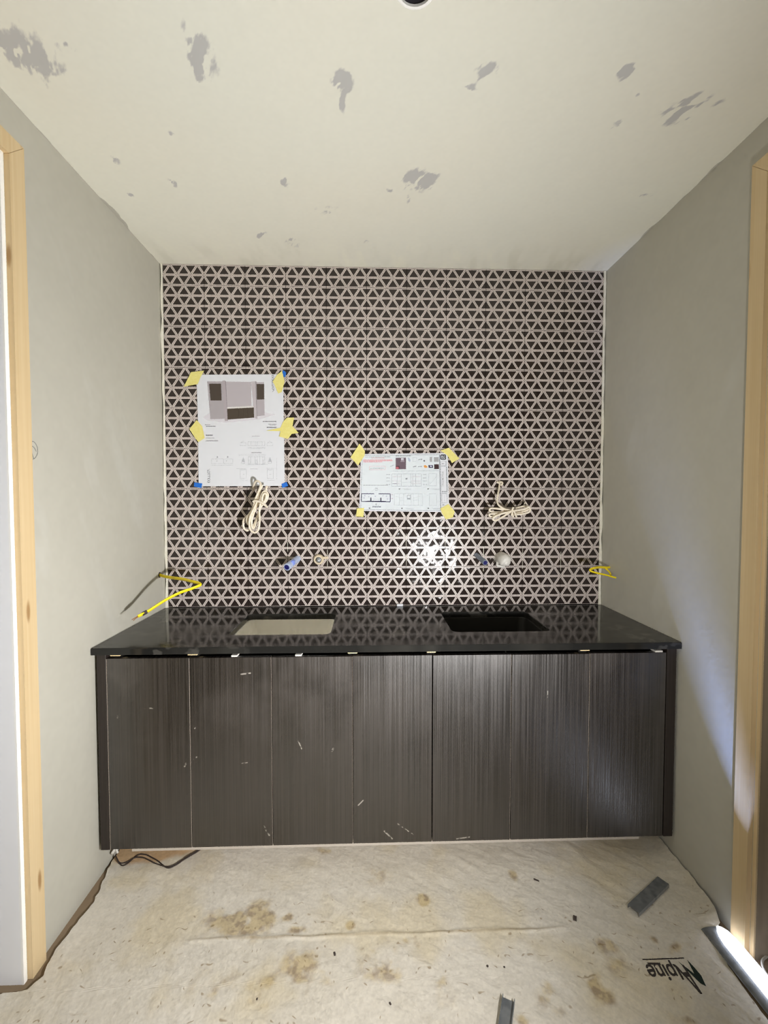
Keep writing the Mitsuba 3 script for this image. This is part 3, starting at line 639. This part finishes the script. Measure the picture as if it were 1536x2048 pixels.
tape([(-.182, 1.61), (-.136, 1.68), (-.109, 1.642), (-.111, 1.62), (-.144, 1.57)], 'tape_yellow', 'yellow masking tape piece on the upper left corner of the plan sheet', Y2_, ty)
tape([(.272, 1.646), (.315, 1.661), (.369, 1.606), (.331, 1.583), (.309, 1.620), (.295, 1.631)], 'tape_yellow', 'yellow masking tape piece on the upper right corner of the plan sheet', Y2_, ty)
tape([(-.15, 1.354), (-.114, 1.356), (-.117, 1.311), (-.155, 1.313)], 'tape_yellow', 'small yellow masking tape piece on the lower left corner of the plan sheet', Y2_, ty)
tape([(.273, 1.353), (.314, 1.376), (.347, 1.338), (.337, 1.307), (.302, 1.297), (.281, 1.33)], 'tape_yellow', 'yellow masking tape piece on the lower right corner of the plan sheet', Y2_, ty)
tape([(-.525, 2.030), (-.513, 2.042), (-.500, 2.030), (-.505, 2.008), (-.514, 2.010)], 'tape_blue', 'tiny blue tape end behind yellow tape at the upper right of the rendering sheet', -.0045, tb)
tape([(-.959, 1.484), (-.92, 1.479), (-.925, 1.456), (-.962, 1.464)], 'tape_blue', 'blue tape piece on the lower left corner of the line elevation sheet', Y2_, tb)
tape([(-.527, 1.477), (-.502, 1.487), (-.494, 1.467), (-.524, 1.457)], 'tape_blue', 'blue tape piece on the lower right corner of the line elevation sheet', Y2_, tb)

# ------------------------------------------------------------------ white cables
def wp(pts, y, y2=None):
    n = len(pts)
    return [(x, y + ((y2 - y) * i / (n - 1) if y2 is not None else 0), z) for i, (x, z) in enumerate(pts)]
tag('white_cable_bundle', 'white cable tied in a drooping upright bundle below the left drawing sheets', 'cable bundle', None)
R_ = .0050
strands = [
    [(-.668, .004, 1.448), (-.664, -.02, 1.462), (-.648, -.05, 1.484), (-.632, -.065, 1.490), (-.618, -.07, 1.480), (-.616, -.075, 1.465), (-.626, -.085, 1.430), (-.638, -.095, 1.396), (-.648, -.09, 1.36), (-.672, -.08, 1.325)],
    wp([(-.606, 1.470), (-.614, 1.45), (-.620, 1.425), (-.631, 1.392), (-.645, 1.361), (-.664, 1.332), (-.677, 1.315), (-.680, 1.295), (-.674, 1.279), (-.665, 1.30), (-.655, 1.335), (-.643, 1.361), (-.628, 1.395)], -.075, -.09),
    wp([(-.625, 1.40), (-.632, 1.377), (-.650, 1.338), (-.660, 1.314), (-.664, 1.283), (-.658, 1.254), (-.639, 1.240), (-.623, 1.250), (-.616, 1.273), (-.613, 1.306), (-.614, 1.345), (-.609, 1.38)], -.1, -.11),
    wp([(-.640, 1.37), (-.665, 1.335), (-.690, 1.312), (-.702, 1.299), (-.706, 1.28), (-.702, 1.257), (-.690, 1.246), (-.680, 1.251)], -.07, -.05),
    wp([(-.610, 1.375), (-.609, 1.40), (-.604, 1.420), (-.596, 1.436), (-.584, 1.439), (-.574, 1.424), (-.579, 1.399), (-.591, 1.383), (-.606, 1.368)], -.1),
    wp([(-.600, 1.39), (-.600, 1.405), (-.595, 1.422), (-.587, 1.429), (-.580, 1.421), (-.584, 1.40), (-.597, 1.38)], -.108),
    wp([(-.588, 1.466), (-.592, 1.445), (-.600, 1.41), (-.612, 1.37), (-.634, 1.315), (-.650, 1.268), (-.645, 1.262), (-.632, 1.30), (-.618, 1.345), (-.608, 1.385)], -.06, -.09),
    wp([(-.620, 1.39), (-.640, 1.35), (-.655, 1.305), (-.657, 1.27), (-.648, 1.256)], -.085),
]
obj('white_cable_bundle__strand', cat(*[tube(s, R_, n=8) for s in strands]), 'mat_cable_white', 50)
obj('white_cable_bundle__tie', tube(wp([(-.642, 1.388), (-.636, 1.392), (-.622, 1.392), (-.6, 1.385), (-.586, 1.374), (-.571, 1.363)], -.115, -.125), .0052, n=8), 'mat_cable_white', 50)
tag('white_cable_bundle_001', 'white cable tied in a flat horizontal bundle, hanging right of the plan sheet', 'cable bundle')
strands = [
    [(.577, .004, 1.490), (.575, -.012, 1.486), (.566, -.03, 1.450), (.555, -.05, 1.422), (.549, -.06, 1.40), (.548, -.075, 1.378), (.558, -.085, 1.364), (.577, -.095, 1.352), (.600, -.1, 1.347), (.62, -.1, 1.34)],
    wp([(.562, 1.489), (.570, 1.483), (.583, 1.488), (.589, 1.480), (.581, 1.470)], -.008, -.014),
    wp([(.615, 1.341), (.590, 1.346), (.565, 1.351), (.529, 1.355), (.510, 1.355), (.504, 1.346), (.515, 1.338), (.545, 1.336), (.60, 1.340)], -.085),
    wp([(.601, 1.341), (.559, 1.331), (.527, 1.329), (.503, 1.328), (.499, 1.320), (.512, 1.315), (.541, 1.325), (.594, 1.339)], -.1),
    wp([(.607, 1.345), (.574, 1.323), (.549, 1.308), (.527, 1.297), (.513, 1.302), (.516, 1.311), (.53, 1.320), (.556, 1.330), (.604, 1.343)], -.115),
    wp([(.603, 1.342), (.639, 1.346), (.674, 1.353), (.690, 1.362), (.699, 1.351), (.692, 1.337), (.657, 1.328), (.618, 1.324)], -.105),
    wp([(.606, 1.338), (.658, 1.341), (.690, 1.350), (.696, 1.360), (.675, 1.365), (.636, 1.355)], -.08),
    wp([(.606, 1.332), (.640, 1.332), (.676, 1.342), (.694, 1.349)], -.095),
]
obj('white_cable_bundle_001__strand', cat(*[tube(s, .0049, n=8) for s in strands]), 'mat_cable_white', 50)
obj('white_cable_bundle_001__tie', tube(wp([(.612, 1.362), (.607, 1.350), (.606, 1.335), (.609, 1.322), (.612, 1.312)], -.118), .006, .0045, n=8), 'mat_cable_white', 50)
obj('white_cable_bundle_001__tie', tube(wp([(.600, 1.322), (.612, 1.345), (.622, 1.322), (.628, 1.312)], -.122), .004, n=8), 'mat_cable_white', 50)
obj('white_cable_bundle_001__bare_wire', tube(wp([(.678, 1.366), (.686, 1.384), (.693, 1.376), (.704, 1.362), (.712, 1.346)], -.07), .0016, n=8), 'mat_cable_white', 50)

# ------------------------------------------------------------------ yellow cables
tag('yellow_cable', 'long yellow cable with black band and bare ends, bent from the left wall', 'cable')
ypts = [(XL - .004, -.053, 1.030), (-1.08, -.08, 1.027), (-1.023, -.12, 1.027), (-.949, -.18, 1.031), (-.882, -.24, 1.031), (-.850, -.263, 1.0295), (-.832, -.278, 1.025), (-.842, -.292, 1.020), (-.865, -.31, 1.012), (-.897, -.34, 1.003), (-.939, -.38, .982), (-.987, -.43, .948), (-1.001, -.45, .9405), (-1.012, -.462, .935)]
obj('yellow_cable__sheath', tube(ypts, .0045, .0074, flat=(0, 0, 1)), 'mat_cable_yellow', 50)
ys = spline(ypts, 10)
obj('yellow_cable__black_band', tube([(-.990, -.434, .9465), (-1.001, -.45, .9405)], .0052, .0082, n=2), 'mat_cable_black', 50)
obj('yellow_cable__bare_conductor', cat(tube([(-1.011, -.461, .9365), (-1.024, -.483, .928)], .0013, n=2), tube([(-1.012, -.463, .934), (-1.020, -.481, .9235)], .0013, n=2)), 'mat_copper', 50)
obj('yellow_cable__stripe', tube([p + np.array([0, -.0038, .0048]) for p in ys[78:122:4]], .0011, n=3), 'mat_cable_black', 50)
obj('yellow_cable__wall_hole', lathe([(.0004, .0005), (.001, .013), (-.001, .016)], (XL, -.056, 1.030), (1, 0, 0), 14), 'mat_cable_black', 40)
tag('yellow_cable_001', 'yellow cable loop sticking out of the right wall beside the tiles', 'cable')
obj('yellow_cable_001__sheath', tube([(XR + .004, -.075, 1.060), (1.085, -.10, 1.062), (1.041, -.13, 1.069), (.990, -.17, 1.072), (.956, -.195, 1.068), (.957, -.205, 1.062), (.992, -.205, 1.052), (1.035, -.195, 1.042), (1.075, -.182, 1.030), (1.09, -.178, 1.026)], .0042, np.r_[np.full(42, .0058), np.linspace(.0058, .003, 49)]), 'mat_cable_yellow', 50)
obj('yellow_cable_001__loose_end', tube([(1.08, -.105, 1.058), (1.085, -.13, 1.045), (1.075, -.16, 1.036)], .004, n=8), 'mat_cable_yellow', 50)

# ------------------------------------------------------------------ pipes in the tiles
def stub(key, base, tip, body, end, label, r=.0115):
    base, tip = np.array(base), np.array(tip); d = tip - base; L = np.linalg.norm(d)
    tag(key, label, 'water pipe')
    obj(key + '__pipe', lathe([(-.02, r), (L * .72, r), (L * .72, r * .8)], base, d), 'mat_' + body, 40)
    obj(key + '__end_cap', lathe([(L * .70, r * 1.06), (L - .002, r * 1.1), (L, r * .98), (L, r * .8), (L - .004, r * .74), (L - .004, .0004)], base, d), 'mat_' + end, 40)
stub('water_pipe', (-.452, -.0, 1.098), (-.484, -.115, 1.074), 'pex', 'pex', 'pale blue plastic pipe stub with a blue end, below the left drawing sheets', .0162)
obj('water_pipe__plug', lathe([(0, .0118), (.0015, .0112), (.0015, .0004)], (-.4845, -.1155, 1.0738), (-.032, -.115, -.024)), 'mat_navy_plastic', 40)
obj('water_pipe__blue_print', bx(-.470, -.452, -.088, -.055, 1.079, 1.103, .004), 'mat_pex_blue')
stub('water_pipe_001', (.462, -.0, 1.113), (.476, -.12, 1.092), 'pex_grey', 'pex_grey', 'grey blue plastic pipe stub with a dark navy end, right of the bright reflection', .0125)
obj('water_pipe_001__plug', lathe([(0, .0098), (.0015, .0092), (.0015, .0004)], (.4762, -.1202, 1.0918), (.014, -.12, -.021)), 'mat_navy_plastic', 40)
tag('pipe_flange', 'round cream plastic pipe flange with a steel centre, right of the blue-ended pipe', 'pipe flange')
obj('pipe_flange__ring', lathe([(.0005, .026), (.014, .026), (.020, .022), (.020, .0155), (.012, .0145), (.004, .0145)], (-.343, -.0005, 1.096), (-.05, -1, -.08)), 'mat_cream_plastic', 40)
obj('pipe_flange__bolt', lathe([(.001, .0135), (.016, .0125), (.016, .009), (.030, .008), (.032, .005), (.032, .0003)], (-.343, -.0005, 1.095), (-.05, -1, -.08)), 'mat_steel', 40)
obj('pipe_flange__arm', bx(-.322, -.296, -.012, -.0012, 1.098, 1.110, .003), 'mat_cream_plastic')
tag('pipe_cover', 'crumpled white plastic cover over a pipe stub at the right, beside the grey blue pipe', 'pipe cover')
pc = lathe([(-.005, .028), (.02, .030), (.05, .032), (.075, .029), (.088, .020), (.092, .006), (.092, .0004)], (.582, -.0008, 1.098), (.10, -1, -.06), 26).subdivide()
v = pc.vertices; v += (meshkit.fbm(v * 38, 3)[:, None] - .5) * .018 * np.array([1, .6, 1]); v[:, 1] = np.minimum(v[:, 1], -.0012)
obj('pipe_cover__cover', pc, 'mat_white_plastic', 50)
obj('pipe_cover__tail', tube([(.556, -.05, 1.085), (.552, -.06, 1.07), (.568, -.06, 1.064), (.59, -.06, 1.062)], .006, .003, n=8), 'mat_white_plastic', 50)
k = obj('paper_scrap', bx(.052, .084, -.014, -.003, ZT + .0002, ZT + .012, .002), 'mat_sheet'); tag(k, 'small white paper scrap stuck where the tiles meet the black countertop', 'scrap')

# ------------------------------------------------------------------ protective paper on the floor
def edge(tab, y): return np.interp(y, [a for a, b in tab], [b for a, b in tab])
LE = [(YB, -1.10), (-1.87, -1.10), (-1.80, -1.2), (-1.2, -1.22), (-1.04, -1.19), (-.985, -1.165), (-.972, -1.15), (-.968, -1.09), (-.931, -1.066), (-.88, -1.084), (-.86, -1.087), (-.804, -1.082), (-.76, -1.077), (-.725, -1.074), (-.69, -1.069), (-.638, -1.078), (-.57, -1.095), (-.507, -1.106), (-.01, -1.110)]
RE = [(YB, 1.0), (-1.2, 1.010), (-.99, 1.016), (-.895, 1.030), (-.862, 1.045), (-.848, 1.086), (-.80, 1.104), (-.7, 1.110), (-.01, 1.110)]
def hf(x, y):
    x, y = np.asarray(x, float), np.asarray(y, float)
    z0 = np.zeros_like(x)
    h = ZP + .006 * (meshkit.fbm(np.stack([x * 7, y * 7, z0], -1), 3) - .5) + .008 * (meshkit.fbm(np.stack([(x + y) * 26, (x - y) * 8, z0 + 3], -1), 3) - .5)
    h = h + .0035 * np.exp(-((y + .833 + .004 * np.sin(x * 17)) / .006) ** 2) * (np.abs(x + .05) < .62)
    s = np.clip((x - .985) / .13, 0, 1); k = np.clip((y + .90) / .08, 0, 1)
    h = h + .036 * s ** 1.6 * k
    ridge = np.exp(-(((x - .72) + (y + .46) * .45) / .02) ** 2) * np.exp(-((y + .5) / .12) ** 2)
    h = h + .006 * ridge
    lf = np.clip((-1.02 - x) / .06, 0, 1)
    h = h + .004 * lf * (meshkit.noise(np.stack([x * 0, y * 22, z0], -1)))
    return np.maximum(h, ZF + .0015)
ny, nx = 420, 230
yy = np.concatenate([np.linspace(YB + .01, -1.35, 60, endpoint=False), np.linspace(-1.35, -.012, ny - 60)])
uu = np.linspace(0, 1, nx)
Y, U = np.meshgrid(yy, uu, indexing='ij')
rag = .006 * (meshkit.noise(np.stack([yy * 60, yy * 0, yy * 0], -1)) - .5)
X = (edge(LE, yy) + rag)[:, None] * (1 - U) + (edge(RE, yy) - rag * .6)[:, None] * U
Vp = np.stack([X, Y, hf(X, Y)], -1).reshape(-1, 3)
I, J = np.meshgrid(np.arange(ny - 1), np.arange(nx - 1), indexing='ij')
a = (I * nx + J).ravel()
Fp = np.vstack([np.stack([a, a + 1, a + nx + 1], 1), np.stack([a, a + nx + 1, a + nx], 1)])
n0 = len(Vp)
Vb = Vp.copy(); Vb[:, 2] -= .0009
def rim(idx):
    idx = np.asarray(idx); return [f for p, q in zip(idx[:-1], idx[1:]) for f in ((p, q, q + n0), (p, q + n0, p + n0))]
Fp = np.vstack([Fp, Fp[:, ::-1] + n0, rim(np.arange(ny) * nx), rim(np.arange(ny)[::-1] * nx + nx - 1)])
obj('floor_paper', trimesh.Trimesh(np.vstack([Vp, Vb]), Fp, process=False), 'mat_paper', True)
tag('floor_paper', 'stained beige protective paper with wrinkles and a seam, covering the floor', 'floor paper')
def on_paper(m, lift=.0006):
    v = m.vertices.copy(); v[:, 2] += hf(v[:, 0], v[:, 1]) + lift
    return trimesh.Trimesh(v, m.faces, process=False)
# printed lettering, upside down as seen from the doorway
t = meshkit.text_mesh('lpine', .045, .0003, bold=True)
e = t.extents; v = t.vertices - t.bounds[0] * [1, 0, 1]
x = .858 - v[:, 0] * (.098 / e[0]); y = -.957 - v[:, 1] * .95
x -= (y + .957) * -.10
v3 = np.stack([x, y, v[:, 2]], 1)
t2 = meshkit.text_mesh('A', .075, .0003, bold=True); w = t2.vertices - t2.bounds[0] * [1, 0, 1]
xa = .882 - w[:, 0] * (.030 / t2.extents[0]); ya = -.962 - w[:, 1]
xa += (-.962 - ya) * .12
word = cat(trimesh.Trimesh(v3, t.faces, process=False), trimesh.Trimesh(np.stack([xa, ya, w[:, 2]], 1), t2.faces, process=False), bx(.765, .897, -.941, -.9375, 0, .0003).subdivide().subdivide(), bx(.772, .812, -.957, -.950, 0, .0003).subdivide())
word = on_paper(word); word.fix_normals()
obj('floor_paper__lettering', word, 'mat_ink')
mt = extr(Polygon([(.903, -.945), (.914, -.99), (.905, -1.02), (.895, -1.012), (.872, -.948), (.896, -.985)]), .0003).subdivide()
mt = on_paper(mt); obj('floor_paper__printed_peak', mt, 'mat_ink_green')

# ------------------------------------------------------------------ things on the floor
def channel(p0, p1, w, h, up, key, label):
    p0, p1 = np.array(p0), np.array(p1); d = p1 - p0; L = np.linalg.norm(d); d /= L; n = np.array([-d[1], d[0]])
    th = .0016
    prof = Polygon([(-w / 2, 0), (w / 2, 0), (w / 2, h), (w / 2 - th, h), (w / 2 - th, th), (-w / 2 + th, th), (-w / 2 + th, h), (-w / 2, h)])
    if not up: prof = affinity.scale(prof, 1, -1, origin=(0, h / 2))
    m = extr(prof, L); v = m.vertices
    z0 = max(float(hf(*(p0 + d * L * f))) for f in np.linspace(0, 1, 7)) + .0012
    V = np.stack([p0[0] + d[0] * v[:, 2] + n[0] * v[:, 0], p0[1] + d[1] * v[:, 2] + n[1] * v[:, 0], z0 + v[:, 1]], 1)
    m = trimesh.Trimesh(V, m.faces, process=False); m.fix_normals()
    tag(obj(key, m, 'mat_galvanised'), label, 'metal offcut', None)
channel((.826, -.789), (1.005, -.681), .040, .013, False, 'metal_channel_offcut', 'grey metal channel offcut lying face down on the paper at the right')
channel((.312, -1.038), (.236, -1.20), .034, .012, True, 'metal_channel_offcut', 'grey metal channel offcut lying open side up at the bottom of the photo')
def cable_floor(pts, r): return tube([(x, y, float(hf(x, y)) + z + r) for x, y, z in pts], r, n=10, sides=8)
tag('black_cable', 'thin dark double cable snaking over the floor below the left end of the cabinet', 'cable')
fc = [(-1.098, -.500, .012), (-1.070, -.522, 0), (-1.045, -.520, .001), (-1.024, -.497, .001), (-.994, -.496, .001), (-.960, -.512, .001), (-.929, -.529, 0), (-.877, -.545, 0), (-.850, -.534, 0), (-.823, -.506, .001), (-.790, -.470, .002), (-.77, -.44, .002)]
obj('black_cable__strand', cable_floor(fc, .0021), 'mat_cable_black', 50)
obj('black_cable__strand', cable_floor([(a + .004, b + (.014 if 1 < i < 7 else -.006) * (-1 if i == 2 else 1), c) for i, (a, b, c) in enumerate(fc)], .0021), 'mat_cable_black', 50)
tag('conduit_end', 'crumpled pale grey wire end in the floor corner by the left wall', 'wire end')
obj('conduit_end', cat(tube([(-1.108, -.50, -.005), (-1.10, -.515, .01), (-1.092, -.51, .02), (-1.09, -.50, .01)], .006, .004, n=8), tube([(-1.105, -.49, .02), (-1.09, -.51, .025), (-1.08, -.515, .008)], .004, n=8)), 'mat_white_plastic', 50)
chips = [(.616, -.800, .016, .011, .006, 'small dark square chip on the paper left of the short metal channel'),
         (.540, -.649, .005, .02, .004, 'thin dark sliver on the paper below the sixth cabinet door from the left'),
         (-.197, -.892, .006, .012, .003, 'small dark crumb just below the paper seam near the middle of the floor'),
         (-.410, -1.011, .004, .006, .003, 'tiny dark crumb at the lower left of the stained floor paper'),
         (-.028, -1.034, .005, .008, .003, 'tiny brown crumb at the lower middle of the floor paper'),
         (.276, -.943, .006, .006, .003, 'tiny dark crumb above the open metal channel, left one of a pair'),
         (.327, -.947, .005, .005, .003, 'tiny dark crumb above the open metal channel, right one of a pair')]
for x, y, w, d, h, lb in chips:
    m = bx(-w / 2, w / 2, -d / 2, d / 2, 0, h, .001); m.apply_transform(trimesh.transformations.rotation_matrix(.5 + x, [0, 0, 1])); m.apply_translation((x, y, float(hf(x, y)) - .0005))
    tag(obj('debris_chip', m, 'mat_debris'), lb, 'debris')
# glowing light bar in the right doorway
tag('light_bar', 'glowing white light bar lying on the floor along the right doorway, with a pale cord', 'light bar')
A, B = np.array([1.066, -.862, ZF + .026]), np.array([1.085, -1.75, ZF + .026])
pts = [A + (B - A) * f for f in (0, .012, .03, .06, .3, .6, 1.0)]
rr = np.array([.004, .012, .019, .023, .024, .024, .024])
obj('light_bar__diffuser', tube(pts, rr, rr * .9, sides=20, raw=True), {'type': 'diffuse', 'reflectance': rgb([.7, .7, .7])}, True, emitter={'type': 'area', 'radiance': rgb([2.5, 2.65, 3.1])})
obj('light_bar__housing', tube([A + (-.012, -.035, -.016), A + (-.012, -.06, -.016), B + (-.012, 0, -.016)], .036, .0095, sides=20, n=6), 'mat_galvanised', 50)
obj('light_bar__cord', tube([(1.19, -.93, ZF + .004), (1.158, -.945, ZF + .01), (1.128, -.962, ZF + .014), (1.113, -.985, ZF + .012), (1.116, -1.01, ZF + .008), (1.15, -1.06, ZF + .004), (1.2, -1.2, ZF + .004)], .0035, n=10), 'mat_white_plastic', 50)
